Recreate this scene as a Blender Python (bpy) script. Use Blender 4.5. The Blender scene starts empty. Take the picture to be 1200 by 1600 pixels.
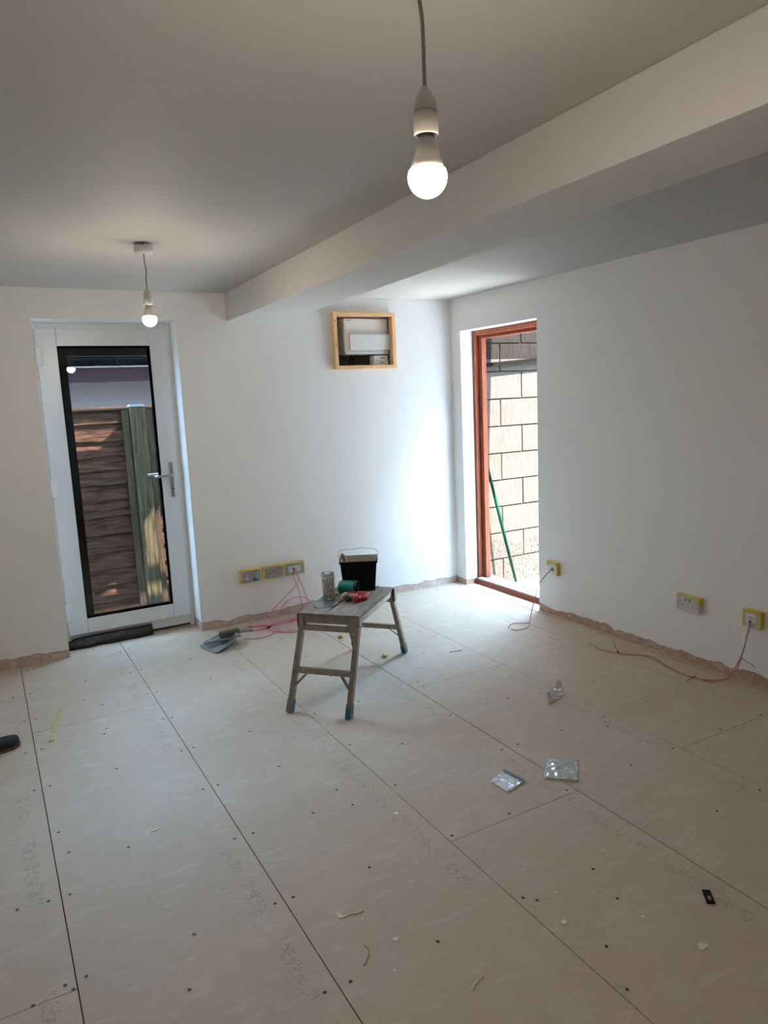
import bpy, bmesh, math, random
from mathutils import Vector, Matrix, noise
random.seed(7)
D = bpy.data
C = bpy.context.scene.collection
scn = bpy.context.scene

# ------------------------------------------------------------------ camera
YAW, PITCH, ROLL, FPX = 0.50500188, -0.15748298, -0.04437726, 1127.52
fwd = Vector((math.sin(YAW)*math.cos(PITCH), math.cos(YAW)*math.cos(PITCH), math.sin(PITCH)))
r0 = Vector((math.cos(YAW), -math.sin(YAW), 0)); u0 = r0.cross(fwd)
rgt = r0*math.cos(ROLL)+u0*math.sin(ROLL); upv = -r0*math.sin(ROLL)+u0*math.cos(ROLL)
cd = D.cameras.new('camera'); cam = D.objects.new('camera', cd); C.objects.link(cam)
cd.sensor_fit = 'VERTICAL'; cd.sensor_height = 36; cd.lens = 36*FPX/1600
cd.clip_start = 0.02; cd.clip_end = 200
M = Matrix((rgt, upv, -fwd)).transposed().to_4x4(); M.translation = Vector((0, 0, 1.5))
cam.matrix_world = M
scn.camera = cam

# ------------------------------------------------------------------ sky, sun, exposure
scn.view_settings.view_transform = 'Standard'; scn.view_settings.look = 'None'
scn.view_settings.gamma = 1; scn.view_settings.use_curve_mapping = False
scn.view_settings.exposure = 1.1
scn.cycles.use_denoising = True
scn.cycles.max_bounces = 16; scn.cycles.diffuse_bounces = 10; scn.cycles.glossy_bounces = 5
scn.cycles.transmission_bounces = 8; scn.cycles.transparent_max_bounces = 12
scn.cycles.sample_clamp_indirect = 6; scn.cycles.caustics_reflective = False; scn.cycles.caustics_refractive = False
SKY, SUN, BULB = 25.0, 76.0, 172.0
SUNV = Vector((.05, -.35, 1.0))
w = D.worlds.new('sky'); scn.world = w; w.use_nodes = True
bg = w.node_tree.nodes['Background']; bg.inputs[0].default_value = (0.40, 0.68, 1.0, 1); bg.inputs[1].default_value = SKY
sd = D.lights.new('sun', 'SUN'); sun = D.objects.new('sun', sd); C.objects.link(sun)
sd.energy = SUN; sd.color = (1.0, .97, .92); sd.angle = math.radians(.5)
sun.rotation_euler = SUNV.to_track_quat('Z', 'Y').to_euler()
def portal(loc, rot, sx, sy):
    l = D.lights.new('daylight_portal', 'AREA'); o = D.objects.new('daylight_portal', l); C.objects.link(o)
    l.shape = 'RECTANGLE'; l.size = sx; l.size_y = sy; l.cycles.is_portal = True
    o.location = loc; o.rotation_euler = rot
portal((.75, 5.02, 1.03), (math.radians(-90), 0, 0), .86, 2.06)
portal((3.53, 4.13, 1.0), (0, math.radians(90), 0), 2.06, 1.0)

# ------------------------------------------------------------------ materials
def nt(m): m.use_nodes = True; return m.node_tree, m.node_tree.nodes, m.node_tree.links
def mat(name, col, rough=.6, metal=0, var=0, scale=8, stretch=(1, 1, 1), col2=None, bump=0, bscale=60, spec=.5, detail=5):
    m = D.materials.new(name); t, N, L = nt(m); b = N['Principled BSDF']
    b.inputs['Roughness'].default_value = rough; b.inputs['Metallic'].default_value = metal
    b.inputs['Specular IOR Level'].default_value = spec
    b.inputs['Base Color'].default_value = (*col, 1)
    if var or col2 or bump:
        tc = N.new('ShaderNodeTexCoord'); mp = N.new('ShaderNodeMapping'); mp.inputs['Scale'].default_value = stretch
        L.new(tc.outputs['Object'], mp.inputs[0])
    if var or col2:
        n = N.new('ShaderNodeTexNoise'); n.inputs['Scale'].default_value = scale; n.inputs['Detail'].default_value = detail
        L.new(mp.outputs[0], n.inputs['Vector'])
        r = N.new('ShaderNodeValToRGB'); r.color_ramp.elements[0].position = .32; r.color_ramp.elements[1].position = .68
        c2 = col2 if col2 else tuple(c*(1-var) for c in col)
        r.color_ramp.elements[0].color = (*c2, 1); r.color_ramp.elements[1].color = (*col, 1)
        L.new(n.outputs['Fac'], r.inputs[0]); L.new(r.outputs[0], b.inputs['Base Color'])
    if bump:
        n2 = N.new('ShaderNodeTexNoise'); n2.inputs['Scale'].default_value = bscale; n2.inputs['Detail'].default_value = 4
        L.new(mp.outputs[0], n2.inputs['Vector'])
        bp = N.new('ShaderNodeBump'); bp.inputs['Strength'].default_value = bump; bp.inputs['Distance'].default_value = .01
        L.new(n2.outputs['Fac'], bp.inputs['Height']); L.new(bp.outputs[0], b.inputs['Normal'])
    return m
def emit(name, col, s):
    m = D.materials.new(name); t, N, L = nt(m); b = N['Principled BSDF']
    b.inputs['Base Color'].default_value = (*col, 1); b.inputs['Emission Color'].default_value = (*col, 1); b.inputs['Emission Strength'].default_value = s
    return m
def math_node(N, L, op, a, b=None, c=None):
    n = N.new('ShaderNodeMath'); n.operation = op
    for i, v in enumerate((a, b, c)):
        if v is None: continue
        if hasattr(v, 'links'): L.new(v, n.inputs[i])
        else: n.inputs[i].default_value = v
    return n.outputs[0]
def mixcol(N, L, f, a, b):
    n = N.new('ShaderNodeMix'); n.data_type = 'RGBA'
    for i, v in ((0, f), (6, a), (7, b)):
        if hasattr(v, 'links'): L.new(v, n.inputs[i])
        else: n.inputs[i].default_value = v if not isinstance(v, tuple) else (*v, 1)
    return n.outputs[2]
def noise_node(N, L, vec, scale, detail=4, rough=.5):
    n = N.new('ShaderNodeTexNoise'); n.inputs['Scale'].default_value = scale; n.inputs['Detail'].default_value = detail; n.inputs['Roughness'].default_value = rough
    L.new(vec, n.inputs['Vector']); return n.outputs['Fac']
def mapped(N, L, vec, s):
    m = N.new('ShaderNodeMapping'); m.inputs['Scale'].default_value = s; L.new(vec, m.inputs[0]); return m.outputs[0]

def wall_material(name, paint, plaster, plaster2, edge, amp):
    """white paint that stops in a ragged line, bare plaster showing beneath"""
    m = D.materials.new(name); t, N, L = nt(m); b = N['Principled BSDF']; b.inputs['Roughness'].default_value = .55
    b.inputs['Specular IOR Level'].default_value = .35
    tc = N.new('ShaderNodeTexCoord').outputs['Object']
    sx = N.new('ShaderNodeSeparateXYZ'); L.new(tc, sx.inputs[0]); z = sx.outputs[2]
    n1 = noise_node(N, L, mapped(N, L, tc, (1, 1, .6)), 5.5, 6, .62)
    n2 = noise_node(N, L, tc, 26, 5, .6)
    lim = math_node(N, L, 'MULTIPLY_ADD', math_node(N, L, 'SUBTRACT', n1, .5), amp, edge)
    bare = math_node(N, L, 'LESS_THAN', z, lim)
    halo = math_node(N, L, 'LESS_THAN', z, math_node(N, L, 'ADD', lim, .006))
    pl = mixcol(N, L, math_node(N, L, 'GREATER_THAN', n2, .53), plaster, plaster2)
    patch = noise_node(N, L, mapped(N, L, tc, (1.2, 1.2, 2.4)), 2.2, 3)
    pc = mixcol(N, L, patch, tuple(c*.96 for c in paint), paint)
    c = mixcol(N, L, halo, pc, (.42, .35, .30)); c = mixcol(N, L, bare, c, pl)
    L.new(c, b.inputs['Base Color'])
    bp = N.new('ShaderNodeBump'); bp.inputs['Strength'].default_value = .12; bp.inputs['Distance'].default_value = .004
    h = math_node(N, L, 'MULTIPLY_ADD', bare, -1.5, noise_node(N, L, tc, 18, 5)); L.new(h, bp.inputs['Height']); L.new(bp.outputs[0], b.inputs['Normal'])
    return m

PAINT = (.88, .872, .86)
m_wall = wall_material('painted_plaster', PAINT, (.54, .40, .34), (.62, .52, .46), .050, .11)
m_wallr = wall_material('painted_plaster_orange_base', PAINT, (.46, .30, .20), (.53, .39, .29), .045, .10)
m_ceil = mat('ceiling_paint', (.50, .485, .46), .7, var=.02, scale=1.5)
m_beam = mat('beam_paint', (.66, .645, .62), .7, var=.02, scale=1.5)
m_upvc = mat('white_upvc', (.80, .82, .83), .25, spec=.5)
m_dark = mat('near_black', (.012, .014, .017), .4)
m_gutter = mat('black_gutter', (.0004, .0005, .0006), .7, spec=.0)
m_anth = mat('anthracite', (.002, .003, .004), .5, spec=.08)
m_chrome = mat('brushed_metal', (.55, .53, .5), .25, 1)
m_lever = mat('outer_lever_metal', (.06, .06, .06), .4, .6)
m_steel = mat('galvanised', (.5, .5, .5), .4, .9, var=.3, scale=30)
m_wplastic = mat('white_plastic', (.78, .77, .75), .35)
m_wplastic2 = mat('pendant_plastic', (.70, .68, .65), .4)
m_cord = mat('white_cord', (.37, .375, .37), .5)
m_bulb = emit('bulb_glow', (1.0, .87, .70), BULB)
m_hous = mat('bulb_housing', (.74, .72, .68), .45)
m_pine = mat('pine', (.74, .47, .24), .5, scale=7, stretch=(1, 6, 6), col2=(.60, .34, .15))
m_pinev = mat('pine_upright', (.74, .47, .24), .5, scale=7, stretch=(6, 6, 1), col2=(.60, .34, .15))
m_cavity = mat('dark_cavity_board', (.16, .12, .09), .8, var=.3, scale=20)
m_redwood = mat('primed_hardwood', (.27, .078, .042), .5, scale=9, stretch=(8, 8, 1), col2=(.19, .05, .025), bump=.1, spec=.15)
m_sill = mat('grey_sill', (.62, .66, .70), .35)
m_yel = mat('yellow_tape', (.74, .57, .09), .5, var=.2, scale=60)
m_grey = mat('dusty_grey_plate', (.36, .34, .35), .5, var=.3, scale=50)
m_sock = mat('socket_white', (.60, .57, .54), .4, var=.1, scale=40)
m_black = mat('black_plastic', (.004, .004, .0045), .6, spec=.2)
m_blue = mat('blue_sticker', (.02, .16, .35), .4)
m_red = mat('red_line', (.35, .03, .05), .6)
m_pink = mat('pink_cable', (.78, .24, .42), .35)
m_pink2 = mat('dusty_pink_cable', (.50, .22, .20), .45)
m_ptfe = mat('platform_alu', (.33, .28, .22), .38, .75, var=.35, scale=25, bump=.1)
m_ply = mat('platform_board', (.33, .26, .20), .75, scale=16, stretch=(1, 3, 1), col2=(.20, .15, .11), bump=.4, bscale=90)
m_foot = mat('grey_rubber', (.17, .17, .18), .6)
m_bfoot = mat('blue_rubber', (.01, .13, .25), .5, var=.3, scale=60)
m_foot2 = mat('worn_grey_rubber', (.22, .21, .19), .6, var=.3, scale=40)
m_redpl = mat('dark_red_plastic', (.16, .015, .025), .4)
m_cream = mat('dried_plaster', (.50, .46, .38), .7, var=.15, scale=25)
m_wood = mat('brush_wood', (.36, .25, .14), .6, scale=10, stretch=(6, 6, 1), col2=(.22, .15, .08))
m_green = mat('green_plastic', (.0, .17, .115), .35)
m_gshaft = mat('green_pole', (.001, .017, .010), .4, spec=.03)
m_dgreen = mat('dark_green_plastic', (.006, .05, .035), .5, var=.4, scale=120)
m_bred = mat('bright_red_rubber', (.62, .012, .02), .35, var=.2, scale=60)
m_whitecloth = mat('white_cloth', (.62, .58, .54), .8)
m_pan = mat('grey_dustpan', (.24, .26, .26), .45, var=.1, scale=30)
m_pan2 = mat('pale_grey_plastic', (.36, .38, .38), .4)
m_brist = mat('bristles', (.16, .18, .14), .9, var=.5, scale=140, bump=.8, bscale=300)
m_memb = mat('black_membrane', (.010, .010, .011), .3, bump=.6, bscale=30)
m_sole = mat('jute_sole', (.16, .10, .06), .9, var=.5, scale=150, bump=.6, bscale=200)
m_shoe = mat('black_canvas', (.006, .008, .014), .75, bump=.2, bscale=400)
m_shoetr = mat('grey_seam', (.03, .032, .034), .6)
m_paper = mat('pale_chip', (.72, .68, .60), .7)
m_darkblue = mat('dark_blue_print', (.01, .03, .07), .4)
m_brown = mat('brown_fascia', (.007, .003, .003), .5, spec=.03)
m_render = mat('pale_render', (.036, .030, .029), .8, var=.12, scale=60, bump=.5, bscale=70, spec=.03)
m_rooft = mat('dark_roof', (.006, .006, .006), .9, spec=0)
m_ground = mat('concrete_ground', (.37, .375, .37), .9, var=.3, scale=12, spec=.03)
m_houseb = mat('house_brick', (.22, .13, .09), .9, var=.2, scale=4)
m_ext = mat('blocker_masonry', (.14, .13, .12), .9, var=.2, scale=5)
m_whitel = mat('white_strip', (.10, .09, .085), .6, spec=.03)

def clear_mat(name, tint, gloss, haze):
    m = D.materials.new(name); t, N, L = nt(m); N.remove(N['Principled BSDF']); out = N['Material Output']
    tr = N.new('ShaderNodeBsdfTransparent'); tr.inputs[0].default_value = (*tint, 1)
    gl = N.new('ShaderNodeBsdfGlossy'); gl.inputs['Roughness'].default_value = 0.0 if haze == 0 else .15
    lw = N.new('ShaderNodeFresnel'); lw.inputs[0].default_value = 1.5
    mx = N.new('ShaderNodeMixShader'); k = math_node(N, L, 'MULTIPLY_ADD', lw.outputs[0], gloss, haze*.3)
    L.new(k, mx.inputs[0]); L.new(tr.outputs[0], mx.inputs[1]); L.new(gl.outputs[0], mx.inputs[2])
    last = mx.outputs[0]
    if haze:
        df = N.new('ShaderNodeBsdfDiffuse'); df.inputs[0].default_value = (.8, .8, .78, 1)
        m2 = N.new('ShaderNodeMixShader'); tc = N.new('ShaderNodeTexCoord').outputs['Object']
        n = noise_node(N, L, tc, 45, 5); k2 = math_node(N, L, 'MULTIPLY', math_node(N, L, 'POWER', n, 2.0), haze*3.2)
        L.new(k2, m2.inputs[0]); L.new(last, m2.inputs[1]); L.new(df.outputs[0], m2.inputs[2]); last = m2.outputs[0]
    L.new(last, out.inputs[0]); return m
m_glass = clear_mat('door_glass', (.93, .95, .95), .7, 0)
m_bag = clear_mat('clear_polythene', (.97, .97, .96), .45, .38)
m_bag2 = clear_mat('grey_polythene', (.95, .95, .95), .4, 1.1)
m_tumbler = clear_mat('tumbler_glass', (.98, .985, .985), .9, .30)
m_cut = clear_mat('cut_glass', (.99, .99, .99), .7, 2.2)

def floor_material():
    m = D.materials.new('chipboard'); t, N, L = nt(m); b = N['Principled BSDF']; b.inputs['Roughness'].default_value = .62
    b.inputs['Specular IOR Level'].default_value = .35
    tc = N.new('ShaderNodeTexCoord').outputs['Object']
    big = noise_node(N, L, tc, 1.6, 5, .55); fine = noise_node(N, L, mapped(N, L, tc, (1, 1.5, 1)), 26, 6, .7); fl = noise_node(N, L, mapped(N, L, tc, (.7, 2.2, 1)), 9, 8, .72)
    c = mixcol(N, L, big, (.49, .38, .285), (.55, .44, .34))
    c = mixcol(N, L, math_node(N, L, 'MULTIPLY', math_node(N, L, 'GREATER_THAN', fl, .58), .22), c, (.70, .64, .57))
    c = mixcol(N, L, math_node(N, L, 'MULTIPLY', math_node(N, L, 'LESS_THAN', fine, .40), .16), c, (.30, .23, .18))
    # scuffed scraps of plaster dust
    d = noise_node(N, L, tc, 5, 8, .75)
    c = mixcol(N, L, math_node(N, L, 'MULTIPLY', math_node(N, L, 'SUBTRACT', d, .5), 1.2), c, (.72, .68, .63))
    # worn ink print down the middle of each board
    sx = N.new('ShaderNodeSeparateXYZ'); L.new(tc, sx.inputs[0]); X, Y = sx.outputs[0], sx.outputs[1]
    per = math_node(N, L, 'MODULO', math_node(N, L, 'ADD', X, 5.345-.023), .5866)        # board pitch
    dist = math_node(N, L, 'ABSOLUTE', math_node(N, L, 'SUBTRACT', per, .034))
    band = math_node(N, L, 'LESS_THAN', dist, .024)
    v = N.new('ShaderNodeTexVoronoi'); v.inputs['Scale'].default_value = 130; v.distance = 'CHEBYCHEV'; L.new(mapped(N, L, tc, (1, .8, 1)), v.inputs['Vector'])
    glyph = math_node(N, L, 'LESS_THAN', v.outputs['Distance'], .36)
    seg = math_node(N, L, 'GREATER_THAN', noise_node(N, L, mapped(N, L, tc, (.8, 1, 1)), 2.6, 2), .50)
    worn = math_node(N, L, 'GREATER_THAN', noise_node(N, L, tc, 22, 4), .47)
    k = math_node(N, L, 'MULTIPLY', math_node(N, L, 'MULTIPLY', band, glyph), math_node(N, L, 'MULTIPLY', seg, worn))
    c = mixcol(N, L, math_node(N, L, 'MULTIPLY', k, .30), c, (.13, .11, .10))
    L.new(c, b.inputs['Base Color'])
    bp = N.new('ShaderNodeBump'); bp.inputs['Strength'].default_value = .15; bp.inputs['Distance'].default_value = .003; L.new(fine, bp.inputs['Height']); L.new(bp.outputs[0], b.inputs['Normal'])
    return m
m_floor = floor_material()
m_gap = mat('dark_joint_gap', (.055, .04, .03), .9)  # dark brown base below the floor joints and door threshold
m_screw = mat('screw_head', (.045, .035, .03), .5, .3)

def block_material():
    m = D.materials.new('concrete_block'); t, N, L = nt(m); b = N['Principled BSDF']; b.inputs['Roughness'].default_value = .9; b.inputs['Specular IOR Level'].default_value = .03
    tc = N.new('ShaderNodeTexCoord').outputs['Object']
    a = noise_node(N, L, mapped(N, L, tc, (1, 1, .13)), 60, 4, .6); p = noise_node(N, L, mapped(N, L, tc, (1, 1, .55)), 75, 3, .6); g = noise_node(N, L, tc, 3, 4)
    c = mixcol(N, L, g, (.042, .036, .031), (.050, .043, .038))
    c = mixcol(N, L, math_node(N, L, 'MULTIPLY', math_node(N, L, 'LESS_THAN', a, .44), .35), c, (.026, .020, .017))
    sz = N.new('ShaderNodeSeparateXYZ'); L.new(tc, sz.inputs[0]); z = sz.outputs[2]
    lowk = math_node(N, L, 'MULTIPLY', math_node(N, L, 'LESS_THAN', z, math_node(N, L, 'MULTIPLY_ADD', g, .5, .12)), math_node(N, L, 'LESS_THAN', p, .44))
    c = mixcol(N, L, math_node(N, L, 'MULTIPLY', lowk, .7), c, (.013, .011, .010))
    top = math_node(N, L, 'GREATER_THAN', z, 1.887)  # top course: shade of an overhang painted into the block colour
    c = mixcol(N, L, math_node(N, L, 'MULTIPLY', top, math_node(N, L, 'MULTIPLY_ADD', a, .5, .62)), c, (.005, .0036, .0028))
    L.new(c, b.inputs['Base Color'])
    bp = N.new('ShaderNodeBump'); bp.inputs['Strength'].default_value = .5; bp.inputs['Distance'].default_value = .01; L.new(a, bp.inputs['Height']); L.new(bp.outputs[0], b.inputs['Normal'])
    return m
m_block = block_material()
m_fcap = mat('post_cap_grey', (.03, .03, .03), .8, spec=.03)
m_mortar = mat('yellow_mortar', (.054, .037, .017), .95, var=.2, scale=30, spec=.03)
def fence_material(name, c1, c2, c3, s):
    m = D.materials.new(name); t, N, L = nt(m); b = N['Principled BSDF']; b.inputs['Roughness'].default_value = .85; b.inputs['Specular IOR Level'].default_value = .03
    tc = N.new('ShaderNodeTexCoord').outputs['Object']
    a = noise_node(N, L, mapped(N, L, tc, s), 6, 7, .65); g = noise_node(N, L, mapped(N, L, tc, tuple(q*.6 for q in s)), 3, 4)
    a = math_node(N, L, 'MAXIMUM', math_node(N, L, 'MINIMUM', math_node(N, L, 'MULTIPLY_ADD', a, 3.4, -1.25), 1.0), 0.0)
    c = mixcol(N, L, a, c1, c2); c = mixcol(N, L, math_node(N, L, 'MULTIPLY', g, .6), c, c3)
    L.new(c, b.inputs['Base Color']); bp = N.new('ShaderNodeBump'); bp.inputs['Strength'].default_value = .5; bp.inputs['Distance'].default_value = .006
    L.new(a, bp.inputs['Height']); L.new(bp.outputs[0], b.inputs['Normal']); return m
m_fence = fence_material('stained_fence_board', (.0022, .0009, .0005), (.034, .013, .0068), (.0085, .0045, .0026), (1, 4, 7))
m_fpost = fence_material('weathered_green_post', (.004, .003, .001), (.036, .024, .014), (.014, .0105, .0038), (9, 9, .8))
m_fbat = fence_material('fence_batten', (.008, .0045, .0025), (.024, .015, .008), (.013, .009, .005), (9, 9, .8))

# ------------------------------------------------------------------ mesh helpers
class MB:
    def __init__(s): s.v = []; s.f = []; s.sm = []
    def add(s, vs, fs, smooth=False):
        o = len(s.v); s.v += [tuple(p) for p in vs]; s.f += [tuple(i+o for i in f) for f in fs]; s.sm += [smooth]*len(fs); return s
    def box(s, x0, x1, y0, y1, z0, z1):
        x0, x1 = sorted((x0, x1)); y0, y1 = sorted((y0, y1)); z0, z1 = sorted((z0, z1))
        return s.add([(x0, y0, z0), (x1, y0, z0), (x1, y1, z0), (x0, y1, z0), (x0, y0, z1), (x1, y0, z1), (x1, y1, z1), (x0, y1, z1)],
                     [(0, 3, 2, 1), (4, 5, 6, 7), (0, 1, 5, 4), (1, 2, 6, 5), (2, 3, 7, 6), (3, 0, 4, 7)])
    def hexa(s, b, t):     # bottom quad (ccw from above), top quad
        return s.add(list(b)+list(t), [(0, 3, 2, 1), (4, 5, 6, 7), (0, 1, 5, 4), (1, 2, 6, 5), (2, 3, 7, 6), (3, 0, 4, 7)])
    def beam(s, a, b, wx, wy, side):   # rectangular bar from a to b; side = direction of wx
        a, b = Vector(a), Vector(b); d = (b-a).normalized(); sx = Vector(side); sx = (sx-d*sx.dot(d)).normalized(); sy = d.cross(sx)
        q = [(-1, -1), (1, -1), (1, 1), (-1, 1)]
        return s.hexa([a+sx*i*wx/2+sy*j*wy/2 for i, j in q], [b+sx*i*wx/2+sy*j*wy/2 for i, j in q])
    def tube(s, pts, r, n=8, cap=True):
        pts = [Vector(p) for p in pts]; rs = r if isinstance(r, (list, tuple)) else [r]*len(pts); rings = []
        t = (pts[1]-pts[0]).normalized(); nn = t.orthogonal().normalized()
        for i, p in enumerate(pts):
            t = (pts[min(i+1, len(pts)-1)]-pts[max(i-1, 0)]).normalized()
            nn = (nn-t*nn.dot(t)).normalized(); bb = t.cross(nn)
            rings += [p+(nn*math.cos(2*math.pi*k/n)+bb*math.sin(2*math.pi*k/n))*rs[i] for k in range(n)]
        fs = []
        for i in range(len(pts)-1):
            for k in range(n): fs.append((i*n+k, i*n+(k+1) % n, (i+1)*n+(k+1) % n, (i+1)*n+k))
        if cap: fs += [tuple(range(n))[::-1], tuple((len(pts)-1)*n+k for k in range(n))]
        return s.add(rings, fs, True)
    def lathe(s, prof, n=28, o=(0, 0, 0), mat=None):
        o = Vector(o); vs = []; fs = []
        for r, z in prof:
            for k in range(n):
                a = 2*math.pi*k/n; p = Vector((r*math.cos(a), r*math.sin(a), z)); p = mat @ p if mat else p; vs.append(p+o)
        for i in range(len(prof)-1):
            for k in range(n): fs.append((i*n+k, i*n+(k+1) % n, (i+1)*n+(k+1) % n, (i+1)*n+k))
        return s.add(vs, fs, True)
    def prism(s, poly, z0, z1):
        n = len(poly)
        return s.add([(x, y, z0) for x, y in poly]+[(x, y, z1) for x, y in poly], [tuple(range(n))[::-1], tuple(range(n, 2*n))]+[(i, (i+1) % n, n+(i+1) % n, n+i) for i in range(n)])
    def build(s, name, m, parent=None, bevel=0, loc=None, rz=0, seg=2):
        me = D.meshes.new(name); me.from_pydata(s.v, [], s.f); me.update()
        for p, q in zip(me.polygons, s.sm): p.use_smooth = q
        o = D.objects.new(name, me); C.objects.link(o); me.materials.append(m)
        if parent: o.parent = parent
        if loc: o.location = loc
        o.rotation_euler.z = rz
        if bevel:
            b = o.modifiers.new('bevel', 'BEVEL'); b.width = bevel; b.segments = seg; b.limit_method = 'ANGLE'; b.angle_limit = math.radians(40)
        return o
def tag(o, label=None, cat=None, group=None, kind=None):
    if label: o['label'] = label
    if cat: o['category'] = cat
    if group: o['group'] = group
    if kind: o['kind'] = kind
    return o
def empty(name, loc, rz=0, **k):
    o = D.objects.new(name, None); C.objects.link(o); o.location = loc; o.rotation_euler.z = rz; o.empty_display_size = .1
    return tag(o, **k)
def struct(o, label, cat): return tag(o, label, cat, kind='structure')
def spline(pts, n=8):
    pts = [Vector(p) for p in pts]; out = []
    P = [pts[0]*2-pts[1]]+pts+[pts[-1]*2-pts[-2]]
    for i in range(1, len(P)-2):
        for k in range(n):
            t = k/n; a, b, c, d = P[i-1], P[i], P[i+1], P[i+2]
            out.append(.5*((2*b)+(c-a)*t+(2*a-5*b+4*c-d)*t*t+(3*b-a-3*c+d)*t*t*t))
    return out+[pts[-1]]

# ------------------------------------------------------------------ room
YB, XR, H = 4.701, 3.251, 2.209
XL, YN = -1.7, -2.4
# floor: boards with open joints over a dark base
f = MB()
rows = [(-1.7, -.53, []), (-.53, .062, [4.172, 1.89]), (.062, .65, [3.656, 1.26]), (.65, 1.24, [.55]), (1.24, 1.822, [1.878]), (1.822, 2.405, [3.06, .7]), (2.405, 2.985, [1.88]), (2.985, 3.206, [])]
gw = {.062: .0032, .65: .0032, 1.24: .0028, 1.822: .0048, 2.405: .0026, 2.985: .0024}
for x0, x1, cuts in rows:
    ys = [YN]+sorted(cuts)+[YB]; a = x0+gw.get(x0, 0)/2; b = x1-gw.get(x1, 0)/2
    for i in range(len(ys)-1):
        f.box(a, b, ys[i]+(.0012 if i else 0), ys[i+1]-(.0012 if i < len(ys)-2 else 0), -.022, 0)
f.box(3.214, XR, YN, YB, -.022, -.001)
for a, b in ((.338, .6484), (.6516, 1.163)): f.box(a, b, YB, 4.93, -.022, 0)
f.box(XR, 3.34, 3.717, 4.574, -.022, 0)
floor = f.build('floor', m_floor); struct(floor, 'dusty brown chipboard floor of long jointed boards', 'floor')
MB().box(XL-.3, 3.5, YN-.3, 5.0, -.06, -.0221).build('subfloor', m_gap, floor)
SCREWS = [(0.479, 4.765), (0.62, 4.614), (0.673, 4.623), (0.921, 4.623), (0.958, 4.218), (0.972, 3.825), (0.609, 4.201), (0.67, 4.205), (0.368, 4.207), (0.324, 3.929), (0.4, 3.815), (0.625, 3.815), (0.675, 3.817), (0.627, 3.449), (0.67, 3.445), (0.623, 3.066), (0.676, 3.068), (0.086, 4.201), (0.005, 4.193), (0.034, 4.601), (0.096, 4.598), (0.038, 3.827), (0.088, 3.825), (0.088, 3.448), (0.022, 3.45), (0.356, 3.446), (0.349, 3.066), (0.033, 3.071), (0.092, 3.071), (0.615, 2.693), (0.675, 2.691), (0.941, 3.076), (0.374, 3.501), (0.089, 2.696), (0.108, 2.546), (0.291, 2.46), (0.086, 2.307), (0.025, 2.309), (-0.062, 2.319), (0.087, 1.922), (0.034, 1.92), (0.052, 1.894), (-0.045, 1.893), (0.314, 1.728), (0.377, 1.92), (0.62, 2.304), (0.686, 2.3), (1.27, 3.08), (1.269, 2.697), (1.464, 2.574), (1.797, 2.689), (1.786, 2.287), (0.936, 2.692), (1.058, 2.394), (1.063, 2.265), (0.916, 2.298), (1.267, 2.296), (1.264, 1.905), (1.51, 1.901), (0.944, 1.91), (0.679, 1.912), (0.622, 1.916), (0.952, 1.523), (0.683, 1.528), (0.611, 1.532), (2.645, 2.607), (2.14, 2.687), (2.118, 2.282), (2.371, 2.277), (2.309, 2.195), (2.657, 2.275), (2.377, 1.9), (2.682, 1.898), (2.131, 1.9), (1.872, 2.289), (1.79, 1.903), (2.129, 1.511), (2.376, 1.513), (2.957, 1.892), (1.535, 1.517), (1.265, 1.533), (1.293, 1.503), (1.497, 1.381), (1.265, 1.134), (1.329, 1.263), (1.546, 3.838), (1.534, 3.459), (1.797, 3.467), (1.888, 3.125), (1.88, 3.056), (1.51, 3.083), (2.138, 3.47), (1.791, 3.838), (1.549, 4.225), (1.789, 4.235), (1.263, 4.623)]
for i, (x, y) in enumerate(SCREWS):
    if i == 0:
        s0 = MB().lathe([(0, .0012), (.003, .0006), (.0048, .0012), (.0052, .0004)], 12).build('screw_head', m_screw, floor); s = s0
    else:
        s = s0.copy(); C.objects.link(s); s.parent = floor
    s.location = (x, y, 0)

DX0, DX1, DZ = .338, 1.163, 2.035
CX0, CX1, CZ0, CZ1 = 2.268, 2.708, 1.731, 2.076
b = MB()
for x0, x1, z0, z1 in ((XL-.3, DX0, 0, H), (DX0, DX1, DZ, H), (DX1, CX0, 0, H), (CX0, CX1, 0, CZ0), (CX0, CX1, CZ1, H), (CX1, XR+.25, 0, H)):
    b.box(x0, x1, YB, 5.0, z0-(.06 if z0 == 0 else 0), z1)
struct(b.build('wall_back', m_wall), 'white painted back wall with the glazed door and ragged bare plaster at its foot', 'wall')
b = MB(); OY0, OY1, OZ = 3.717, 4.574, 1.966
for X0, X1, y0, y1, z in ((XR, 3.36, OY0, OY1, OZ), (3.36, 3.5, 3.64, 4.602, 1.973)):
    b.box(X0, X1, YN-.3, y0, -.06, H); b.box(X0, X1, y1, YB, -.06, H); b.box(X0, X1, y0, y1, z, H)
struct(b.build('wall_right', m_wallr), 'white painted right wall with orange bare plaster along the floor', 'wall')
struct(MB().box(XL-.3, XL, YN-.3, YB, -.06, H).build('wall_left', m_wall), 'plain white wall on the left outside the picture', 'wall')
struct(MB().box(XL, XR, YN-.3, YN, -.06, H).build('wall_front', m_wall), 'plain white wall behind the viewer', 'wall')
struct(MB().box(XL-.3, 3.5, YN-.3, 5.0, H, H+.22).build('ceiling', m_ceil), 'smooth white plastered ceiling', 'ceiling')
bl = lambda y: 1.49+(y-4.7)*.0224
br = lambda y: 1.874+(y-4.7)*.0506
y0, y1 = YN, YB
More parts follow.
